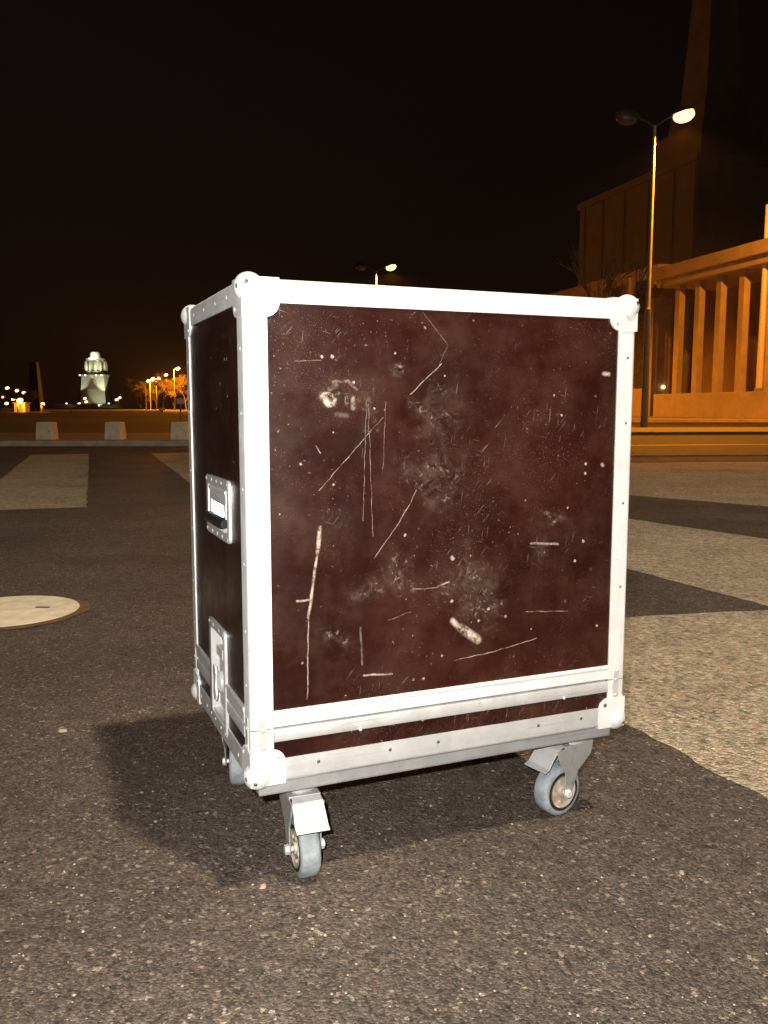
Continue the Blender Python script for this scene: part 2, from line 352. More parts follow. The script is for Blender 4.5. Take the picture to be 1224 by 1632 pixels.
# pale bars of worn aggregate let into the lot, running away to the upper left
u_ = Vector((.318, -.948)); v_ = Vector((.948, .318))
def bar(s0, s1, t0, t1, j=.0):
    # rough-edged bar: s across, t along (towards the camera)
    pts = []
    n = 150
    for i in range(n + 1):
        t = t0 + (t1 - t0) * i / n; p = v_ * (s1 + random.uniform(-.012, .012)) + u_ * t; pts.append((p.x, p.y))
    for i in range(n + 1):
        t = t1 + (t0 - t1) * i / n; p = v_ * (s0 + random.uniform(-.012, .012)) + u_ * t; pts.append((p.x, p.y))
    return pts
def st(x, y): return (x * v_.x + y * v_.y, x * u_.x + y * u_.y)
sheet('pale_paving_bar', bar(-1.0, -.06, st(-5.16, 15.22)[1], st(-2.43, 7.04)[1]), .0018, M['pale'], 'pale worn paving bar on the asphalt left of the case')
sheet('pale_paving_bar', bar(.98, 1.95, st(-4.15, 15.45)[1], -6.5), .0018, M['pale'], 'pale paving bar running behind the left edge of the case')
def rough(poly, amp=.009, step=.05):
    out = []
    for i, a in enumerate(poly):
        b = poly[(i + 1) % len(poly)]; a = Vector(a); b = Vector(b); n = max(1, int((b - a).length / step)); d = (b - a).normalized(); nn = Vector((-d.y, d.x))
        for k in range(n):
            q = a + (b - a) * k / n + (nn * random.uniform(-amp, amp) if k else Vector((0, 0))); out.append((q.x, q.y))
    return out
sheet('pale_paving_bar', rough([(.30, 3.12), (.94, 3.29), (1.35, 3.385), (1.58, 3.42), (2.6, 3.60), (2.6, .2), (1.37, .2), (1.08, .98), (.80, 1.70), (.66, 2.05), (.42, 2.72)]), .0018, M['pale'], 'large pale aggregate patch right beside the case')
sheet('pale_paving_bar', rough([(-.55, 9.6), (.2, 9.05), (1.8, 6.27), (2.37, 5.31), (3.4, 3.62), (2.62, 3.605), (1.60, 3.425), (1.23, 4.30), (-.6, 9.2)]), .0018, M['pale'], 'pale paving bar behind the case, middle one on the right')
sheet('pale_paving_bar', rough([(.6, 11.9), (3.77, 13.2), (6.21, 14.06), (9.0, 15.0), (9.0, 4.0), (6.4, 3.6), (3.15, 7.08), (2.29, 7.99), (.5, 9.9)]), .0018, M['pale'], 'broad pale paving area in front of the orange lit road')

# right of the case: kerb, pavement, road, far kerb and forecourt
def strip(name, pts0, pts1, z0, z1, mat, label):
    m = MB(); m.prism(list(pts0) + list(pts1)[::-1], z0, z1)
    return tag(m.build(name, mat), label, 'road', kind='structure')
def off(k, x): return .353 * x + k           # lines that run parallel to the lot's far edge
X0, X1 = .2, 60
def pl(k, x0=X0, x1=X1): return [(x0, off(k, x0)), (x1, off(k, x1) if x1 < 20 else off(k, 20))]
strip('road', pl(12.3), pl(31.0), .001, .006, M['road'], 'orange lit road behind the case on the right')
strip('kerb', pl(13.6), pl(13.85), .0, .035, M['pavement'], 'low near kerb of the orange lit road')
strip('kerb', pl(24.4), pl(24.7), .0, .097, M['pavement'], 'kerb of the strip in which the lamp post stands')
strip('pavement', pl(24.7), pl(30.0), .0, .095, M['pavement'], 'dark strip at the foot of the lamp post')
strip('road', pl(31.0), pl(52.0), .001, .006, M['road'], 'far lane of the orange lit road by the pavilion')
strip('kerb', pl(45.2), pl(45.6), .0, .14, M['kerb'], 'far kerb of the road before the pavilion')
strip('pavement', pl(45.6), [(X0, 140), (60, 140)], .0, .135, M['kerb'], 'forecourt pavement at the foot of the pavilion')
m = MB(); m.add([(X0, off(17.3, X0), .011), (40, off(17.3, 20), .011), (40, off(17.3, 20) + .35, .011), (X0, off(17.3, X0) + .35, .011)], [(0, 1, 2, 3)])
M['paint'] = mat_simple('worn_road_paint', (.17, .155, .135), .7, .25, 12, 0)
tag(m.build('road_line', M['paint']), 'worn pale line painted along the orange lit road', 'road marking', kind='structure')

# left: kerb, raised strip with concrete blocks, dark lawn
m = MB(); m.prism([(-70, 17.8), (-.6, 18.1), (-.6, 18.32), (-70, 18.02)], 0, .12)
tag(m.build('kerb', M['kerb'], bevel=.015), 'kerb below the row of concrete blocks', 'kerb', kind='structure')
m = MB(); m.prism([(-70, 18.02), (-.6, 18.32), (-.6, 24), (-70, 24)], 0, .116)
tag(m.build('pavement', M['pavement']), 'raised strip of pavement carrying the concrete blocks', 'pavement', kind='structure')
m = MB(); m.prism([(-140, 24), (-.6, 24), (-.6, 101), (-140, 101)], 0, .10)
tag(m.build('lawn', M['lawn']), 'dark lawn between the concrete blocks and the far street', 'lawn', kind='structure')
m = MB(); m.add([(-260, 101, .006), (-.6, 101, .006), (-.6, 420, .006), (-300, 420, .006)], [(0, 1, 2, 3)])
tag(m.build('road', M['road']), 'far street with orange lamps beyond the lawn', 'road', kind='structure')

# ------------------------------------------------------------------ flight case
YAW = R(22.628); CW, CD, ZB, ZT = .7385, .4969, .1950, 1.0060
case = empty('flight_case', (-.21558, 1.3485, 0), YAW, 'scuffed dark brown flight case with aluminium edges on four castors', 'flight case')
T = .003; LEG = .0385; PO = .0024; ZS = .2885          # profile thickness and leg, panel set-back, seam height
SB0, SB1, ST0, ST1 = .2640, .2875, .2895, .3180         # base rim band, hood rim band

def panel_xz(name, x0, x1, z0, z1, y, out, mat, parent):
    m = MB(); m.box(x0, x1, y, y + out * .009, z0, z1); return m.build(name, mat, parent)
fp = MB().box(.010, CW - .010, PO, .0115, .300, ZT - .010).build('front_panel', M['panel'], case)
MB().box(.010, CW - .010, PO, .0115, ZB + .012, .282).build('base_front_panel', M['panel'], case)
MB().box(.010, CW - .010, CD - .0115, CD - PO, .300, ZT - .010).build('back_panel', M['panel_side'], case)
MB().box(.010, CW - .010, CD - .0115, CD - PO, ZB + .012, .282).build('base_back_panel', M['panel_side'], case)
MB().box(CW - .0115, CW - PO, .012, CD - .012, .300, ZT - .010).build('side_panel', M['panel_side'], case)
MB().box(CW - .0115, CW - PO, .012, CD - .012, ZB + .012, .282).build('base_side_panel', M['panel_side'], case)
MB().box(.012, CW - .012, .012, CD - .012, ZT - .0115, ZT - PO).build('top_panel', M['panel_side'], case)
# left side panel with a cut-out for each dish
def holed(y0, y1, z0, z1, holes):
    ys = sorted({y0, y1, *[h[0] for h in holes], *[h[1] for h in holes]}); zs = sorted({z0, z1, *[h[2] for h in holes], *[h[3] for h in holes]})
    m = MB()
    for a, b in zip(ys, ys[1:]):
        for c, d in zip(zs, zs[1:]):
            if any(h[0] <= (a + b) / 2 <= h[1] and h[2] <= (c + d) / 2 <= h[3] for h in holes): continue
            m.box(PO, .0115, a, b, c, d)
    return m
HY0, HY1, HZ0, HZ1 = .128, .290, .592, .672             # handle dish opening
BY0, BY1, BZ0, BZ1 = .186, .296, .228, .398             # latch dish opening
holed(.012, CD - .012, .300, ZT - .010, [(HY0, HY1, HZ0, HZ1), (BY0, BY1, .300, BZ1)]).build('side_panel', M['panel_side'], case)
holed(.012, CD - .012, ZB + .012, .282, [(BY0, BY1, BZ0, .282)]).build('base_side_panel', M['panel_side'], case)

def lprof(r=.0075, leg=LEG, t=T):
    p = [(leg, 0)] + [(r - r * math.sin(R(a)), r - r * math.cos(R(a))) for a in range(0, 91, 15)] + [(0, leg), (t, leg), (t, t), (leg, t)]
    return p
def edge(o, u, v, w, ln, mat, leg=LEG):
    return MB().extrude(lprof(leg=leg), o, u, v, w, ln).build('edge_profile', mat, case, smooth=30)
ex, ey, ez = Vector((1, 0, 0)), Vector((0, 1, 0)), Vector((0, 0, 1)); e_ = .004
corn = [(0, 0, 1, 1), (CW, 0, -1, 1), (0, CD, 1, -1), (CW, CD, -1, -1)]
for cx, cy, sx, sy in corn:
    edge((cx, cy, ZS + .001), ex * sx, ey * sy, ez, ZT - ZS - .001 - e_, M['alu_z'])
    edge((cx, cy, ZB + e_), ex * sx, ey * sy, ez, ZS - .001 - ZB - e_, M['alu_z'])
for cy, sy in ((0, 1), (CD, -1)):
    edge((LEG + .0006, cy, ZT), ey * sy, -ez, ex, CW - 2 * LEG - .0012, M['alu_x'], .0365)
    edge((LEG + .0006, cy, ZB), ey * sy, ez, ex, CW - 2 * LEG - .0012, M['scuff_x'], .0405)
for cx, sx in ((0, 1), (CW, -1)):
    edge((cx, LEG + .0006, ZT), ex * sx, -ez, ey, CD - 2 * LEG - .0012, M['alu_y'], .0365)
    edge((cx, LEG + .0006, ZB), ex * sx, ez, ey, CD - 2 * LEG - .0012, M['scuff_y'], .0405)
# rims of hood and base along the seam: flat bands with a rolled lip
def band(o, along, inward, ln, z0, z1, mat, name, lip=0):
    pr = [(0, z0 + .0015), (-.0010, z0 + .004), (-.0010, z1 - .004), (0, z1 - .0015), (.004, z1), (.006, z1), (.006, z0), (.004, z0)]
    if lip: pr = [(0, z0 + .001), (-.0012, z0 + .003), (-.0012, z1 - .008), (-.0028, z1 - .005), (-.0028, z1 - .0015), (-.001, z1), (.006, z1), (.006, z0)]
    return MB().extrude(pr, o, inward, ez, along, ln).build(name, mat, case, smooth=25)
for z0, z1, nm, lip, mx in ((ST0, ST1, 'hood_rim', 1, 'alu_x'), (SB0, SB1, 'base_rim', 0, 'scuff_x')):
    band((LEG + .001, 0, 0), ex, ey, CW - 2 * LEG - .002, z0, z1, M[mx], nm, lip)
    band((LEG + .001, CD, 0), ex, -ey, CW - 2 * LEG - .002, z0, z1, M['alu_x'], nm, lip)
    band((CW, LEG + .001, 0), ey, -ex, CD - 2 * LEG - .002, z0, z1, M['scuff_y'], nm, lip)
    # the left side is broken by the latch dish
    band((0, LEG + .001, 0), ey, ex, BY0 - .017 - LEG - .001, z0, z1, M['scuff_y'], nm, lip)
    band((0, BY1 + .017, 0), ey, ex, CD - LEG - .001 - BY1 - .017, z0, z1, M['scuff_y'], nm, lip)
# castor board under the box
MB().box(.016, CW - .016, .016, CD - .016, .168, ZB + .001).build('castor_board', M['alu_dull'], case, bevel=.004)

# ball corners
rivet_src = None
def rivet(parent, loc, n, r_=.0032, mat='zinc'):
    n = Vector(n); m = MB(); m.lathe([(r_ * 1.05, -.0006), (r_, .0004), (r_ * .7, .0013), (r_ * .2, .0017)], loc, n, 10)
    return m.build('rivet', M[mat], parent, smooth=50)
def lobe(size, rr):
    # plate from the corner (0,0) out to size, round at its far corner
    p = [(-.001, -.001), (size, -.001)]
    p += [(size, size - rr)] + [(size - rr + rr * math.cos(R(a)), size - rr + rr * math.sin(R(a))) for a in range(10, 90, 10)] + [(size - rr, size), (-.001, size)]
    return p
for cz, sz in ((ZB, 1), (ZT, -1)):
    for cx, cy, sx, sy in corn:
        m = MB(); o = Vector((cx, cy, cz)); a, b, c = ex * sx, ey * sy, ez * sz
        k = .058; rr = .022
        m.extrude(lobe(k, rr), o - b * .0016, a, c, b, .0040)
        m.extrude(lobe(k, rr), o - a * .0016, b, c, a, .0040)
        m.extrude(lobe(k, rr), o - c * .0016, a, b, c, .0040)
        # the ball and its three necks
        q = o + (a + b + c) * .0135
        m.ell(q, .0235, .0235, .0235, 24, 16)
        cb = m.build('corner_ball', M['alu_z'], case, smooth=35)
        for d1, d2, nn in ((a, c, -b), (b, c, -a)):
            base = o + nn * .0022
            rivet(cb, base + d1 * .045 + d2 * .045, nn, .0036, 'screw' if sz > 0 and nn.y < 0 and cx > 0 else 'zinc')
        rivet(cb, q + (-b * .021 + (-a) * .008 - c * .006), (-b), .0034, 'screw'); rivet(cb, q + (-a * .021 - b * .010), (-a), .0034, 'screw')
# brace plates on the base's upright edges
for cx, cy, sx, sy in corn:
    o = Vector((cx, cy, .246)); m = MB()
    m.extrude([(.014, -.004), (.026, -.004), (.029, .03), (.026, .060), (.014, .060)], o - ey * sy * .0014, ex * sx, ez, ey * sy, .003)
    m.extrude([(.014, -.004), (.026, -.004), (.029, .03), (.026, .060), (.014, .060)], o - ex * sx * .0014, ey * sy, ez, ex * sx, .003)
    br = m.build('corner_brace', M['zinc'], case, bevel=.0006)
    for dz in (.012, .042): rivet(br, o + ex * sx * .021 - ey * sy * .0014 + ez * dz, -ey * sy); rivet(br, o + ey * sy * .021 - ex * sx * .0014 + ez * dz, -ex * sx)
# rivets along the profiles
for x in (.115, .245, .3375, .545, .640): rivet(case, (x, -.0002, ZB + .026), -ey, .0030, 'screw')
for x, z in ((.19, .2655), (.60, .2665), (.42, .3165), (.60, .3160)): rivet(case, (x, -.0012, z), -ey, .0030)
for z in (.47, .63, .78, .90): rivet(case, (CW - .017, 0, z), -ey, .0024, 'screw')
for y in (.11, .20, .30, .40): rivet(case, (0, y, ZT - .019), -ex, .0042)
for y in (.09, .36, .42): rivet(case, (0, y, ZB + .021), -ex, .0040)
for z in (.36, .45, .56, .68, .80, .90): rivet(case, (0, .022, z), -ex, .0032); rivet(case, (0, CD - .021, z), -ex, .0032)

# recessed handle on the left side
def dish(y0, y1, z0, z1, fl, depth, name, mat, hood=0):
    """flange ring round an opening plus the pressed tray behind it"""
    xo = -.0022; r1 = .012
    def rr(a0, a1, b0, b1, r_):
        pts = []
        for (cy, cz, s0) in ((a1 - r_, b1 - r_, 0), (a0 + r_, b1 - r_, 90), (a0 + r_, b0 + r_, 180), (a1 - r_, b0 + r_, 270)):
            for k in range(0, 91, 18): pts.append((cy + r_ * math.cos(R(s0 + k)), cz + r_ * math.sin(R(s0 + k))))
        return pts
    outer = rr(y0 - fl, y1 + fl, z0 - fl, z1 + fl, .010); inner = rr(y0 + .002, y1 - .002, z0 + .002, z1 - .002, .008); low = rr(y0 + .010, y1 - .010, z0 + .010, z1 - .010, .006)
    n = len(outer); m = MB()
    rings = [[(PO + .0002, a, b) for a, b in outer], [(xo, a, b) for a, b in outer], [(xo - .0012, a * .97 + (y0 + y1) / 2 * .03, b * .97 + (z0 + z1) / 2 * .03) for a, b in outer], [(xo, a, b) for a, b in inner], [(depth, a, b) for a, b in low]]
    vs = [p for r_ in rings for p in r_]
    fs = [(i * n + k, i * n + (k + 1) % n, (i + 1) * n + (k + 1) % n, (i + 1) * n + k) for i in range(len(rings) - 1) for k in range(n)] + [tuple(range((len(rings) - 1) * n, len(rings) * n))]
    m.add(vs, fs)
    o = m.build(name, mat, case, smooth=35)
    return o
hd = dish(HY0, HY1, HZ0, HZ1, .014, .030, 'handle_dish', M['zinc'])
m = MB()   # sprung bail: hinge plate with two arms
m.box(-.0015, .0015, HY0 + .012, HY1 - .012, HZ1 - .030, HZ1 - .006)
m.tube([(.002, HY0 + .012, HZ1 - .009), (.002, HY1 - .012, HZ1 - .009)], .0055, 12)
m.box(-.002, .003, HY0 + .014, HY0 + .026, HZ0 + .016, HZ1 - .028); m.box(-.002, .003, HY1 - .026, HY1 - .014, HZ0 + .016, HZ1 - .028)
m.build('handle_bail', M['chrome'], case, bevel=.001)
MB().tube([(-.004, HY0 + .010, HZ0 + .018), (-.006, HY0 + .02, HZ0 + .018), (-.006, HY1 - .02, HZ0 + .018), (-.004, HY1 - .006, HZ0 + .018)], [.008, .0098, .0098, .008], 14).build('handle_grip', M['black'], case, smooth=50)
for y in (HY0 - .006, HY0 + .04, (HY0 + HY1) / 2, HY1 - .04, HY1 + .006):
    for z in (HZ0 - .007, HZ1 + .007): rivet(hd, (-.0028, y, z), -ex, .0036)
# butterfly latch across the seam
ld = dish(BY0, BY1, BZ0, BZ1, .014, .020, 'latch_dish', M['zinc'])
cy_, cz_ = (BY0 + BY1) / 2, (BZ0 + BZ1) / 2 - .012
m = MB(); m.box(.006, .016, cy_ - .020, cy_ + .020, cz_ - .050, cz_ + .062); m.box(.002, .012, cy_ - .026, cy_ + .026, cz_ + .046, cz_ + .066)
m.build('latch_slide', M['chrome'], case, bevel=.002)
m = MB(); m.lathe([(.020, .0), (.020, .006), (.016, .009), (.004, .010)], (.006, cy_, cz_), -ex, 24)
m.build('latch_disc', M['zinc'], case, smooth=40)
wing = [(-.006, -.034), (.006, -.034), (.013, -.022), (.008, 0), (.013, .022), (.006, .034), (-.006, .034), (-.013, .022), (-.008, 0), (-.013, -.022)]
MB().extrude(wing, (-.0045, cy_, cz_), ey, ez, -ex, .004).build('latch_wing', M['chrome'], case, bevel=.001)
for y in (BY0 - .006, BY0 + .03, BY1 - .03, BY1 + .006):
    for z in (BZ0 - .007, BZ1 + .007): rivet(ld, (-.0028, y, z), -ex, .0036)

# castors
def castor(px, py, ang, brake=True, labelled=None):
    """px, py: where the wheel touches; ang: direction the wheel trails (degrees in the case frame); pivot lies opposite"""
    c = bpy.data.objects.new('castor', None); COL.objects.link(c); c.parent = case; c.location = (px, py, 0); c.rotation_euler = (0, 0, R(ang)); c.empty_display_size = .05
    piv = -.040; wr = .0505; ww = .0175; zt = .168
    m = MB(); m.box(piv - .048, piv + .048, -.042, .042, zt - .005, zt - .0002); m.build('plate', M['steel'], c, bevel=.002)
    m = MB(); m.lathe([(.034, 0), (.034, .007), (.029, .011), (.029, .016)], (piv, 0, zt - .021), ez, 28); m.build('swivel', M['steel'], c, smooth=40)
    # fork: crown and two tapering cheeks
    m = MB(); m.box(piv - .030, .006, -.0285, .0285, zt - .0255, zt - .021)
    cheek = [(piv - .030, zt - .0215), (.030, zt - .026), (.022, zt - .050), (.006, .092), (.0085, .048), (.006, .041), (-.006, .041), (-.011, .048), (-.030, .092), (piv - .024, .118), (piv - .030, .134)]
    for s in (-1, 1):
        m.extrude(cheek, (0, s * .0260 - (0 if s < 0 else 0), 0), ex, ez, ey * s, .0030)
    m.build('fork', M['steel'], c, bevel=.0012)
    w = bpy.data.objects.new('wheel', None); COL.objects.link(w); w.parent = c; w.location = (0, 0, wr); w.empty_display_size = .03
    m = MB(); pr = [(.0385, -ww), (.0455, -ww), (.0485, -ww + .002), (.0502, -ww + .006), (wr, -.006), (wr, .006), (.0502, ww - .006), (.0485, ww - .002), (.0455, ww), (.0385, ww)]
    m.lathe(pr, (0, 0, 0), ey, 48, True); m.build('tyre', M['tyre'], w, smooth=40)
    m = MB(); m.lathe([(.0325, -ww - .0006), (.0392, -ww - .0006), (.0392, ww + .0006), (.0325, ww + .0006)], (0, 0, 0), ey, 40, True); m.build('rim', M['rim'], w, smooth=40)
    m = MB()
    m.lathe([(.011, -ww - .003), (.0125, -ww + .002), (.027, -ww + .003), (.0327, -ww - .0014), (.0327, ww + .0014), (.027, ww - .003), (.0125, ww - .002), (.011, ww + .003)], (0, 0, 0), ey, 40)
    for k in range(5):
        a = 2 * math.pi * k / 5; m.tube([(.0215 * math.cos(a), -ww - .0015, .0215 * math.sin(a)), (.0215 * math.cos(a), ww + .0015, .0215 * math.sin(a))], .0042, 10)
    m.build('hub', M['hub'], w, smooth=40)
    m = MB(); m.tube([(0, -.034, wr), (0, .034, wr)], .0045, 12)
    for s in (-1, 1):
        m.lathe([(.0088, 0), (.0088, .0055), (.0066, .0070)], (0, s * .0288, wr), ey * s, 6)
    m.build('axle_bolt', M['chrome'], c)
    if brake:
        m = MB()     # brake pedal: curved tongue of sheet steel over the front of the wheel
        prof = [(.010, .148), (.024, .143), (.040, .128), (.052, .112), (.064, .108)]
        th = .0028; vs = []; n = len(prof)
        wd = [.024, .027, .028, .029, .029]
        for i, (a, z) in enumerate(prof):
            for s in (-1, 1): vs += [(a, s * wd[i], z), (a - .001, s * wd[i], z - th)]
        fs = []
        for i in range(n - 1):
            k = 4 * i; q = k + 4
            fs += [(k, q, q + 2, k + 2), (k + 1, k + 3, q + 3, q + 1), (k, k + 1, q + 1, q), (k + 2, q + 2, q + 3, k + 3)]
        fs += [(0, 2, 3, 1), (4 * n - 4, 4 * n - 3, 4 * n - 1, 4 * n - 2)]
        m.add(vs, fs); m.build('brake_pedal', M['zinc'], c, bevel=.001)
    m = MB()
    for a, b in ((-.040, -.034), (.040, -.034), (-.040, .034), (.040, .034)): m.lathe([(.006, 0), (.006, .004), (.003, .0055)], (piv + a, b, zt - .005), -ez, 6)
    m.build('bolt', M['chrome'], c)
    return c
castor(.103, .046, -93)
castor(.640, .074, 192)
castor(.084, .455, 72, False)
castor(.640, .430, 75, False)
for x in (.17, .70): rivet(case, (x, .030, .1665), -ez, .006, 'chrome')

# ------------------------------------------------------------------ things on the lot
mh = empty('manhole_cover', (-1.498, 3.384, 0), 0, 'round pale concrete manhole cover with rusty rim in the asphalt', 'manhole cover')
m = MB(); m.lathe([(.272, .004), (.270, .008), (.26, .009), (.0, .0095)], (0, 0, 0), ez, 56); 
M['cover'] = mat_simple('pale_cover_concrete', (.66, .59, .45), .9, .2, 14, .4, bscale=60)
m.build('cover', M['cover'], mh, smooth=40)
for a in (.35, 3.4): MB().box(.13 * math.cos(a) - .028, .13 * math.cos(a) + .028, .13 * math.sin(a) - .009, .13 * math.sin(a) + .009, .006, .0102).build('lifting_slot', M['rim'], mh)
m = MB(); n = 72; vs = []
for k in range(n):
    a = 2 * math.pi * k / n; ro = .292 + .020 * max(0, math.cos(a + .3)) + .006 * math.sin(5 * a) + .005 * math.sin(11 * a + 1) + random.uniform(-.002, .002)
    vs += [(.271 * math.cos(a), .271 * math.sin(a), .0055), (ro * math.cos(a), ro * math.sin(a), .0035)]
m.add(vs, [(2 * k, 2 * k + 1, (2 * k + 3) % (2 * n), (2 * k + 2) % (2 * n)) for k in range(n)])
m.build('rim', M['rust'], mh)

# loose grit
m = MB()
for i in range(2600):
    y = .75 + 6.5 * random.random() ** 1.7; x = random.uniform(-.62, .62) * (y + .3); s = random.choice((.0014, .0018, .0022, .003)) * random.uniform(.7, 1.3)
    if random.random() < .01: s *= 2.2
    a = random.uniform(0, 6.3); c0 = Vector((x, y, s * .55)); vs = []
    for d in ((1, 0, 0), (-1, 0, 0), (0, 1, 0), (0, -1, 0), (0, 0, 1), (0, 0, -1)):
        d = Vector(d) * s * random.uniform(.6, 1.2); d.z *= .7; d.rotate(Matrix.Rotation(a, 3, 'Z')); vs.append(c0 + d)
    m.add(vs, [(0, 2, 4), (2, 1, 4), (1, 3, 4), (3, 0, 4), (2, 0, 5), (1, 2, 5), (3, 1, 5), (0, 3, 5)])
M['grit'] = mat_simple('pale_grit', (.30, .26, .21), .85, .6, 3, 0)
tag(m.build('grit', M['grit']), 'loose pale grit scattered over the asphalt', 'grit', kind='stuff')

# bits lying about
def chip_(loc, a, b, h, rz, name, label, cat, mat, curl=0):
    m = MB(); n = 9; top = []; 
    for k in range(n):
        t_ = 2 * math.pi * k / n; r_ = random.uniform(.8, 1.15); top.append((a * r_ * math.cos(t_), b * r_ * math.sin(t_)))
    vs = [(x, y, 0) for x, y in top] + [(x * .8, y * .75, h * random.uniform(.7, 1.1) + curl * x * x / a / a) for x, y in top]
    m.add(vs, [tuple(range(n))[::-1], tuple(range(n, 2 * n))] + [(i, (i + 1) % n, n + (i + 1) % n, n + i) for i in range(n)])
    o = m.build(name, mat); o.location = loc; o.rotation_euler = (0, 0, rz); tag(o, label, cat); return o
M['dryleaf'] = mat_simple('pale_dry_leaf', (.34, .28, .22), .8, .25, 60, 0)
chip_((-.806, 2.095, .002), .012, .006, .003, .1, 'dry_leaf', 'pale dry leaf lying on the asphalt left of the case', 'leaf', M['dryleaf'], .006)
chip_((-.205, 1.385, .001), .006, .0045, .005, .6, 'pebble', 'small pale pebble on the asphalt left of the front castor', 'pebble', M['dryleaf'])
chip_((.52, 1.43, .001), .0055, .004, .004, 1.6, 'pebble', 'small pale pebble on the asphalt at the lower right', 'pebble', M['dryleaf'])
# concrete blocks
block_labels = ['squat tapered concrete block, leftmost of three on the kerb', 'squat tapered concrete block below the floodlit monument', 'squat tapered concrete block close to the left edge of the case']
for (x, lab) in zip((-7.20, -5.74, -4.36), block_labels):
    m = MB(); m.box(-.185, .185, -.185, .185, 0, .385, top=(.022, .022))
    o = m.build('concrete_block', M['concrete'], bevel=.025); o.location = (x, 18.62, .116); o.rotation_euler = (0, 0, random.uniform(-.12, .12))
    tag(o, lab, 'bollard', 'concrete blocks along the kerb')
sg = empty('sign', (-9.3, 40, .10), .1, 'small blank pale sign on a thin post behind the concrete blocks', 'sign')
MB().tube([(0, 0, 0), (0, 0, 1.08)], .035, 8).build('post', M['pole'], sg)
MB().box(-.18, .18, -.055, -.035, .86, 1.13).build('sign_plate', M['sign'], sg, bevel=.01)

# ------------------------------------------------------------------ street lamps
def street_lamp(loc, h, rz, label, group, power=0, color=SODIUM, lit=(1,), big=1.0, mat='lit', arm=1.05, lr=.12, only=None, cut=0, aim=None):
    s = empty('street_lamp', loc, rz, label, 'street lamp', group)
    m = MB(); m.tube([(0, 0, 0), (0, 0, .9), (0, 0, h * .40)], [.135, .125, .105], 14); m.build('lower_pole', M['pole_paint'], s, smooth=40)
    m = MB(); m.tube([(0, 0, h * .40), (0, 0, h * .41), (0, 0, h)], [.105, .075, .055], 12); m.build('upper_pole', M['pole'], s, smooth=40)
    for d in (1, -1):
        if only is not None and d != only: continue
        m = MB(); m.tube([(0, 0, h - .05), (d * arm * .35, 0, h + .16), (d * arm * .75, 0, h + .32)], [.042, .036, .030], 8); m.build('arm', M['housing'], s, smooth=50)
        hx, hz = d * (arm + .02), h + .36; rot = Matrix.Rotation(-d * R(14), 3, 'Y')
        hd_ = MB(); hd_.ell((hx, 0, hz + .03), .44, .19, .17, 18, 6, 0, 90, rot); ho = hd_.build('lamp_head', M['housing'], s, smooth=50)
        on = d in lit
        ln = MB(); ln.ell((hx + d * .06, 0, hz - .05 * big), .30 * big, .17 * big, .20 * big, 18, 12, -90, 90, rot)
        ln.build('lens', M[mat] if on else M['glass_off'], ho, smooth=60)
        if on and power:
            lo = lamp('street_lamp_light', 'SPOT' if cut else 'POINT', (0, 0, 0), power, color, lr); lo.parent = s; lo.location = (hx + d * .06, 0, hz - .05 * big - .23 * big - lr)
            if aim is not None:
                w_ = Matrix.Translation(Vector(loc)) @ Matrix.Rotation(rz, 4, 'Z'); dv = w_.inverted() @ Vector(aim) - lo.location; lo.rotation_euler = dv.to_track_quat('-Z', 'Y').to_euler()
            if cut: lo.data.spot_size = R(cut); lo.data.spot_blend = .35
    return s
LG = 'sodium street lamps'
street_lamp((9.53, 31.98, .09), 10.58, R(-8), 'tall double armed street lamp with its right head lit, before the pavilion', LG, 19000, big=1.25, cut=140, arm=.90)
street_lamp((-.60, 66.5, 0), 10.91, R(4), 'double armed street lamp whose lit head rises above the top edge of the case', LG, 24000, big=1.3, cut=168)
street_lamp((-10.8, 101.0, 0), 11.55, R(14), 'third street lamp of the avenue, hidden behind the case', LG, 4000, cut=140)
lamp('added_hall_spot', 'SPOT', (-9.70, 101.3, 11.25), 2900, SODIUM, .3, aim=(36, 104, 27), angle=72, blend=.6)   # added spot without a fixture, stands in for lamp spill on the hall
# the lamp that throws the case's shadow stands behind the photographer, its neighbour by the pavilion just out of frame
street_lamp((4.6, -1.0, 0), 9.2, R(0), 'street lamp standing close to the right behind the camera', LG, 0, lit=(-1,), arm=2.3, only=-1)
lamp('near_lamp_light', 'POINT', (2.25, -.85, 9.0), 4200, WARM, .18)
street_lamp((20.6, 41.5, .09), 12.4, R(100), 'street lamp beside the pavilion, outside the right edge', LG, 7000, lit=(1, -1), cut=84, aim=(24.0, 59, 1.0))

# rows of far lamps
street_lamp((-18.3, 97.0, 0), 10.5, R(160), 'added street lamp, unseen behind the case, lighting the far low wall', LG, 4000, cut=150)  # extra lamp added out of sight to brighten the far low wall
far_r = [(287, 590, 1), (268, 600, 0), (257, 604.5, 1), (247, 606, 1), (240, 609, 0), (231, 612.5, 0)]
far_l = [(-1, 615, 0), (17, 620, 1), (32, 624, 0), (43, 627, 0)]
far_l += [(8, 634, 0), (26, 637, 0), (54, 640.5, 0), (63, 644, 0), (1, 642, 0), (15, 643.5, 0), (47, 644, 0), (72, 645.5, 0)]
mon = [(139, 636, 0), (141, 641, 0), (130, 644, 0), (189, 638, 0), (194, 635, 1)]
def far_lamp(px, py, on, label, group, H=11.0, P=9000, k=1.0, cut=160):
    d = (H - CAM_H + .1) * 1383.8 / (650 - py); x = (px - 612) / 1383.8 * d
    street_lamp((x - 1.0, d, 0), H, 0, label, group, P if on else 0, lit=(1,), big=k * max(1.3, d * 2.7 / 1383.8 / .25), mat='lit_far', only=1, lr=.4, cut=cut)
nth = ['first', 'second', 'third', 'fourth', 'fifth', 'sixth', 'seventh', 'eighth']
for i, (px, py, on) in enumerate(far_r): far_lamp(px, py, on, nth[i] + ' street lamp from the case in the far row above the orange trees', 'far lamps right of the monument', P=75000, cut=0)
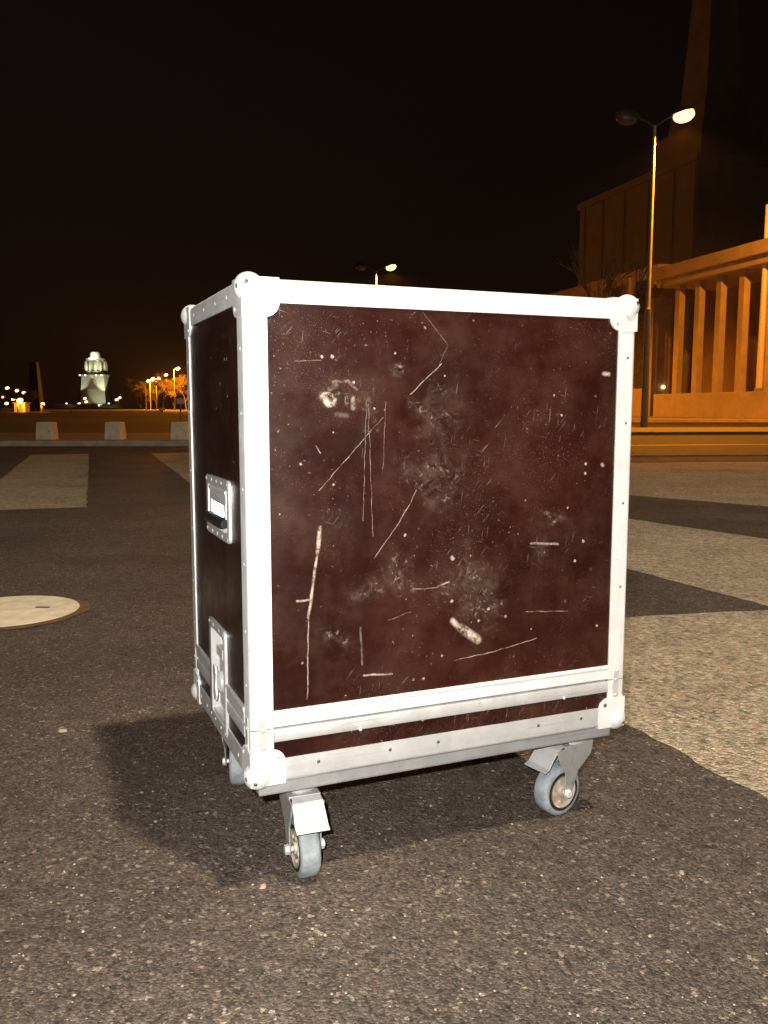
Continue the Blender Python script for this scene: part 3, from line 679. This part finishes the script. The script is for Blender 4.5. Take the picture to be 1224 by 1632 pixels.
for i, (px, py, on) in enumerate(far_l): far_lamp(px, py, on, (nth[i] + ' street lamp from the left picture edge in the upper far row') if i < 4 else (nth[(1, 3, 5, 6, 0, 2, 4, 7)[i - 4]] + ' dim street lamp from the left edge in the lower far row'), 'far lamps left of the pylon', P=16000)
for i, (px, py, on) in enumerate(mon): far_lamp(px, py, on, ('%s tiny orange street lamp from the left at the foot of the monument' % nth[[2, 1, 0, 3, 4][i]]) if True else '', 'tiny lamps at the foot of the monument', 9.0, 9000, .8)

# ------------------------------------------------------------------ trees
def bare_tree(loc, h, spread, label, seed, levels=5, kids=3, thick=.12, group=None, up=.55, decay=.56, leaves=0):
    rnd = random.Random(seed); t = empty('bare_tree', loc, rnd.uniform(0, 6), label, 'tree', group); trunk = MB(); crown = MB(); foliage = MB()
    def grow(p, d, ln, r_, lv):
        n = 3; pts = [p]; q = p.copy(); dd = d.copy()
        for i in range(n):
            dd = (dd + Vector((rnd.gauss(0, .12), rnd.gauss(0, .12), rnd.gauss(.05, .08)))).normalized(); q = q + dd * (ln / n); pts.append(q.copy())
        (trunk if lv < 2 else crown).tube(pts, [r_ * (1 - .45 * i / n) for i in range(n + 1)], 6 if lv < 2 else 3, cap=False)
        if lv >= levels:
            for k in range(leaves):
                c0 = pts[rnd.randint(1, n)] + Vector((rnd.gauss(0, .25), rnd.gauss(0, .25), rnd.gauss(0, .2))); e1 = Vector((rnd.gauss(0, 1), rnd.gauss(0, 1), rnd.gauss(0, 1))).normalized(); e2 = e1.orthogonal().normalized(); s_ = rnd.uniform(.10, .22)
                foliage.add([c0 - e1 * s_, c0 + e2 * s_ * .7, c0 + e1 * s_, c0 - e2 * s_ * .7], [(0, 1, 2, 3)])
            return
        for k in range(kids + (1 if lv > 1 else 0)):
            a = rnd.uniform(0, 6.283); sd_ = rnd.uniform(.45, .95) * spread
            perp = dd.orthogonal().normalized(); perp.rotate(Matrix.Rotation(a, 3, dd))
            nd = (dd * (1 - .2 * sd_) + perp * sd_ + Vector((0, 0, up * .3))).normalized()
            s0 = pts[-1] if k < 2 else pts[rnd.randint(1, n)]
            grow(s0.copy(), nd, ln * rnd.uniform(.58, .78), r_ * decay, lv + 1)
    grow(Vector((0, 0, 0)), Vector((0, 0, 1)), h * .30, thick, 0)
    trunk.build('trunk', M['bark'], t, smooth=60); crown.build('crown', M['bark'], t)
    if leaves: foliage.build('dry_leaves', M['leaf'], t)
    return t
bare_tree((11.3, 45.5, .13), 10.2, .65, 'bare tree lit orange above the top right corner of the case', 3, 5, 3, .20, decay=.58)
TG = 'bare trees lit orange beside the far street'
for i, (px, d, h, lab) in enumerate(((226, 400, 18.5, 'bare orange lit tree nearest the monument in the far clump'), (243, 362, 18.0, 'bare orange lit tree in the middle of the far clump'), (262, 305, 15.5, 'broad bare tree right of the middle in the far orange clump'), (280, 256, 13.0, 'bare orange lit tree beside the post of the small sign'), (299, 252, 12.0, 'bare tree partly hidden by the left edge of the case'), (234, 385, 15.0, 'low bare tree squeezed between the first two of the far orange clump'), (252, 352, 14.0, 'low bare tree before the middle of the far orange clump'))):
    bare_tree(((px - 612) / 1383.8 * d, d, 0), h, 1.0, lab, 20 + i, 4, 3, .2, TG, decay=.62, leaves=26)
for i, (px, d, h, lab) in enumerate(((6, 180, 5.0, 'small bare tree at the left picture edge'), (24, 190, 6.0, 'small bare tree left of the lit kiosk'), (60, 186, 5.4, 'small bare tree between the lit kiosk and the dark pylon'))):
    bare_tree(((px - 612) / 1383.8 * d, d, 0), h, 1.0, lab, 40 + i, 4, 3, .14, TG, decay=.62, leaves=6)
lamp_row = [(-56, 205), (-50, 196)]

# ------------------------------------------------------------------ far left: kiosk, pylon, low wall
ki = empty('kiosk', (-62.5, 150, 0), 0, 'tiny orange lit kiosk with a bright lamp at the far left', 'kiosk')
MB().box(-.95, .95, 0, 2, 0, 1.5).build('wall', M['stone'], ki, bevel=.03)
MB().box(-1.15, 1.15, -.3, 2.2, 1.5, 1.68).build('roof', M['stone_dark'], ki, bevel=.03)
MB().box(-.45, .45, -.03, .01, .1, 1.3).build('door', M['wall_brown'], ki)
street_lamp((-62.2, 148.6, 0), 1.72, 0, 'low bright lamp right in front of the far lit kiosk', LG, 900, big=1.9, mat='lit_far', only=1, arm=.3, lr=.2)
street_lamp((-66.0 + 7.2, 150, 0), 1.2, 0, 'second low lamp right of the far lit kiosk', LG, 500, big=1.0, mat='lit_far', only=1, arm=.2, lr=.2)
py_ = empty('pylon', (-79.5, 200, 0), 0, 'dark tapering pylon standing left of the monument', 'pylon')
MB().box(-1.35, 1.35, -1.35, 1.35, 0, 7.0, top=(.35, .35)).build('lower_shaft', M['pylon'], py_)
MB().box(-.95, .95, -.95, .95, 7.0, 11.0, top=(.22, .22)).build('upper_shaft', M['pylon'], py_)
lw = empty('low_wall', (0, 0, 0), 0, 'long low wall lit orange along the far street', 'wall')
MB().box(-37.4, -31.2, 104, 104.4, 0, .42).build('wall_section', M['kerb'], lw, bevel=.02)
MB().box(-31.0, -26.4, 104, 104.4, 0, .44).build('wall_section', M['kerb'], lw, bevel=.02)
MB().box(-26.7, -26.1, 103.9, 104.5, .44, .75).build('end_post', M['kerb'], lw, bevel=.02)
street_lamp((-28.2, 100.5, 0), 4.6, R(90), 'unlit looking lamp post hidden before the far low wall', LG, 0, only=1, lit=()) if False else None

# ------------------------------------------------------------------ monument, floodlit
mo = empty('monument', ((159 - 612) / 1383.8 * 1300, 1300, 0), 0, 'floodlit stone monument tower on the horizon left of the case', 'monument')
MB().box(-62, 62, -40, 40, 0, 6, top=(4, 4)).build('terrace', M['granite'], mo)
m = MB(); m.box(-20, 20, -20, 20, 6, 30, top=(1.2, 1.2)); m.build('lower_block', M['granite'], mo)
m = MB(); m.box(-18.6, 18.6, -18.6, 18.6, 30, 48.5, top=(1.0, 1.0)); m.build('main_block', M['granite'], mo)
m = MB()
m.extrude([(-7.5, 0), (7.5, 0)] + [(7.5 * math.cos(R(a)), 7.5 + 7.5 * math.sin(R(a))) for a in range(0, 181, 15)], (0, -18.2, 28.5), ex, ez, -ey, .8); m.build('arch', M['stone_dark'], mo)
m = MB(); m.box(-18.4, 18.4, -18.4, 18.4, 48.5, 51); m.build('cornice', M['granite'], mo)
m = MB(); m.lathe([(15.8, 51), (15.8, 56), (12, 57), (12, 72), (15.2, 73), (15.2, 75.5)], (0, 0, 0), ez, 24); m.build('drum', M['granite'], mo)
for k in range(12):
    a = R(15 + 30 * k); x, y = 15.4 * math.cos(a), 15.4 * math.sin(a)
    MB().tube([(x, y, 57), (x, y, 62), (x, y, 69), (x * .97, y * .97, 72)], [1.9, 2.2, 2.0, 1.1], 8).build('statue', M['granite'], mo, smooth=60)
m = MB(); m.lathe([(10, 75.5), (10, 77.5), (8.8, 78), (8.6, 83), (7.6, 85.4), (5.5, 86.3), (.3, 86.6)], (0, 0, 0), ez, 24); m.build('crown', M['granite'], mo, smooth=40)
mo.scale = (.92, 1, .955)
FL = (1.0, .97, .70)
def flood(x, y, z, p, aim, ang=70):
    f = MB(); f.box(x - .9, x + .9, y - .5, y + .5, z, z + 1.4); f.build('floodlight', M['flood'], mo)
    lo = lamp('floodlight_light', 'SPOT', (0, 0, 0), p, FL, .5, None, ang, .5); lo.parent = mo; lo.location = (x, y - .9, z + 2.0)
    lo.rotation_euler = (Vector(aim) - Vector((x, y - .9, z + 2.0))).to_track_quat('-Z', 'Y').to_euler()
for x in (-17, -8.5, 8.5, 17): flood(x, -26, 48.6, 22000, (x * .8, -14, 67), 75)
flood(-32, -46, 6, 110000, (-17, -20, 41), 34); flood(34, -46, 6, 230000, (17, -20, 39), 34)
flood(20, -50, 3, 45000, (14, -24, 18), 60)
flood(-3, -20, 74.0, 26000, (-1, -9, 81), 90); flood(5, -20, 74.0, 26000, (2, -9, 81), 90)

# ------------------------------------------------------------------ pavilion with portico, right
A0 = Vector((20.63, 62.0)); A1 = Vector((22.92, 53.4)); fd = (A1 - A0).normalized(); fn = Vector((fd.y, -fd.x))      # along the front, outward
if fn.x > 0: fn = -fn
pav = empty('pavilion', (A0.x, A0.y, .13), math.atan2(fd.y, fd.x), 'columned stone pavilion lit orange at the right edge', 'pavilion')
# local frame: x along the front towards the camera, y = left of that (into the building)
MB().box(-.9, 26, -1.2, 13, 0, 1.62).build('plinth', M['stone'], pav, bevel=.04)
MB().box(-.6, 26, 4.2, 13, 1.62, 9.3).build('back_wall', M['wall_brown'], pav)
MB().box(-1.5, 26, -.9, 13, 9.1, 9.6).build('architrave', M['stone'], pav, bevel=.03)
MB().box(-1.9, 26.4, -1.25, 13.3, 9.6, 10.4).build('cornice', M['stone'], pav, bevel=.05)
for k in range(11):
    x = .25 + 2.28 + 2.28 * (k - 1)
    MB().box(x - .27, x + .27, -.32, .14, 1.622, 9.098).build('column', M['stone'], pav, bevel=.03)
    if k < 9: MB().box(x + .75, x + 1.75, 4.12, 4.197, 2.4, 7.6).build('window', M['window'], pav)
    if k in (1, 2): MB().box(x - .46, x - .30, -.2, .12, 4.0, 4.75).build('wall_lamp', M['window'], pav, bevel=.02)
fp_ = empty('flagpole', (22.62, 52.9, 1.752), 0, 'pale pole on the pavilion plinth at the right picture edge', 'flagpole')
MB().tube([(0, 0, 0), (0, 0, 10.9)], [.20, .15], 12).build('shaft', M['sign'], fp_, smooth=50)
MB().lathe([(.26, 0), (.26, .18), (.18, .24)], (0, 0, 0), ez, 16).build('foot', M['pole'], fp_, smooth=40)
# side wing left of the portico
wg = empty('side_wing', (20.98, 68.2, .13), math.atan2(fd.y, fd.x), 'plain orange lit wing with low wall between case and pavilion', 'building')
MB().box(-26, 0, .0, 14, 0, 11.2).build('wall', M['stone'], wg)
MB().box(-26.2, .25, -.22, 14.2, 11.2, 11.55).build('roof_edge', M['stone'], wg)
for x in (-.35, -4.2, -8.2): MB().box(x - .34, x + .34, -.25, 0.0, 0, 11.1).build('pilaster', M['stone'], wg)
for x in (-2.2, -6.2): MB().box(x - .7, x + .7, -.06, -.003, 2.2, 10.6).build('window', M['window'], wg)
MB().box(.3, 5.0, 3.2, 3.6, 0, 11.0).build('link_wall', M['wall_brown'], wg)
MB().box(.6, 5.4, 1.4, 1.7, 0, 1.2).build('low_wall', M['stone'], wg)
lt = MB(); lt.ell((.16, .75, 2.25), .15, .15, .15, 12, 8); lt.build('wall_lamp', M['lit'], wg, smooth=60)
# great hall behind, with its tower
hf = (Vector((30.93, 104.0)) - Vector((26.2, 120.0))).normalized()
hall = empty('exhibition_hall', (26.2, 120.0, .13), math.atan2(hf.y, hf.x), 'huge dark exhibition hall block behind the pavilion', 'building')
MB().box(0, 25.0, 0, 40, 0, 26.8).build('wall', M['stone_dark'], hall)
MB().box(-.4, 25.3, -.3, 40.4, 26.8, 27.6).build('cornice', M['stone_dark'], hall)
for x in (.9, 5.5, 10.5, 15.5, 20.5, 24.3): MB().box(x - .55, x + .55, -.12, 0, 0, 26.7).build('pilaster', M['stone_dark'], hall)
tw = empty('spire_tower', (40.1, 112, .13), R(18), 'tall faint stone tower with tapering spire behind the street lamp', 'tower')
MB().box(-4.6, 4.6, -4.6, 4.6, 0, 34, top=(.2, .2)).build('base_block', M['stone_dark'], tw)
MB().box(-3.5, 3.5, -3.5, 3.5, 34, 37.2, top=(.3, .3)).build('step', M['stone_dark'], tw)
MB().box(-2.5, 2.5, -2.5, 2.5, 37.2, 62, top=(1.3, 1.3)).build('spire', M['stone_dark'], tw)
MB().box(-1.2, 1.2, -1.2, 1.2, 62, 72, top=(1.0, 1.0)).build('spire_tip', M['stone_dark'], tw)

# ------------------------------------------------------------------ night air: a trace of haze that gives the lamps their glow
m = MB(); m.box(-900, 700, -60, 1420, -1.0, 130)
hz = m.build('haze', None); tag(hz, 'thin night haze glowing round the lamps', 'haze', kind='stuff')
hm = bpy.data.materials.new('haze_air'); hm.use_nodes = True; ht = hm.node_tree; ht.nodes.clear()
pv = ht.nodes.new('ShaderNodeVolumePrincipled'); pv.inputs['Color'].default_value = (.9, .9, .92, 1); pv.inputs['Density'].default_value = .000045; pv.inputs['Anisotropy'].default_value = .0
ou = ht.nodes.new('ShaderNodeOutputMaterial'); ht.links.new(pv.outputs[0], ou.inputs['Volume']); hz.data.materials.append(hm)
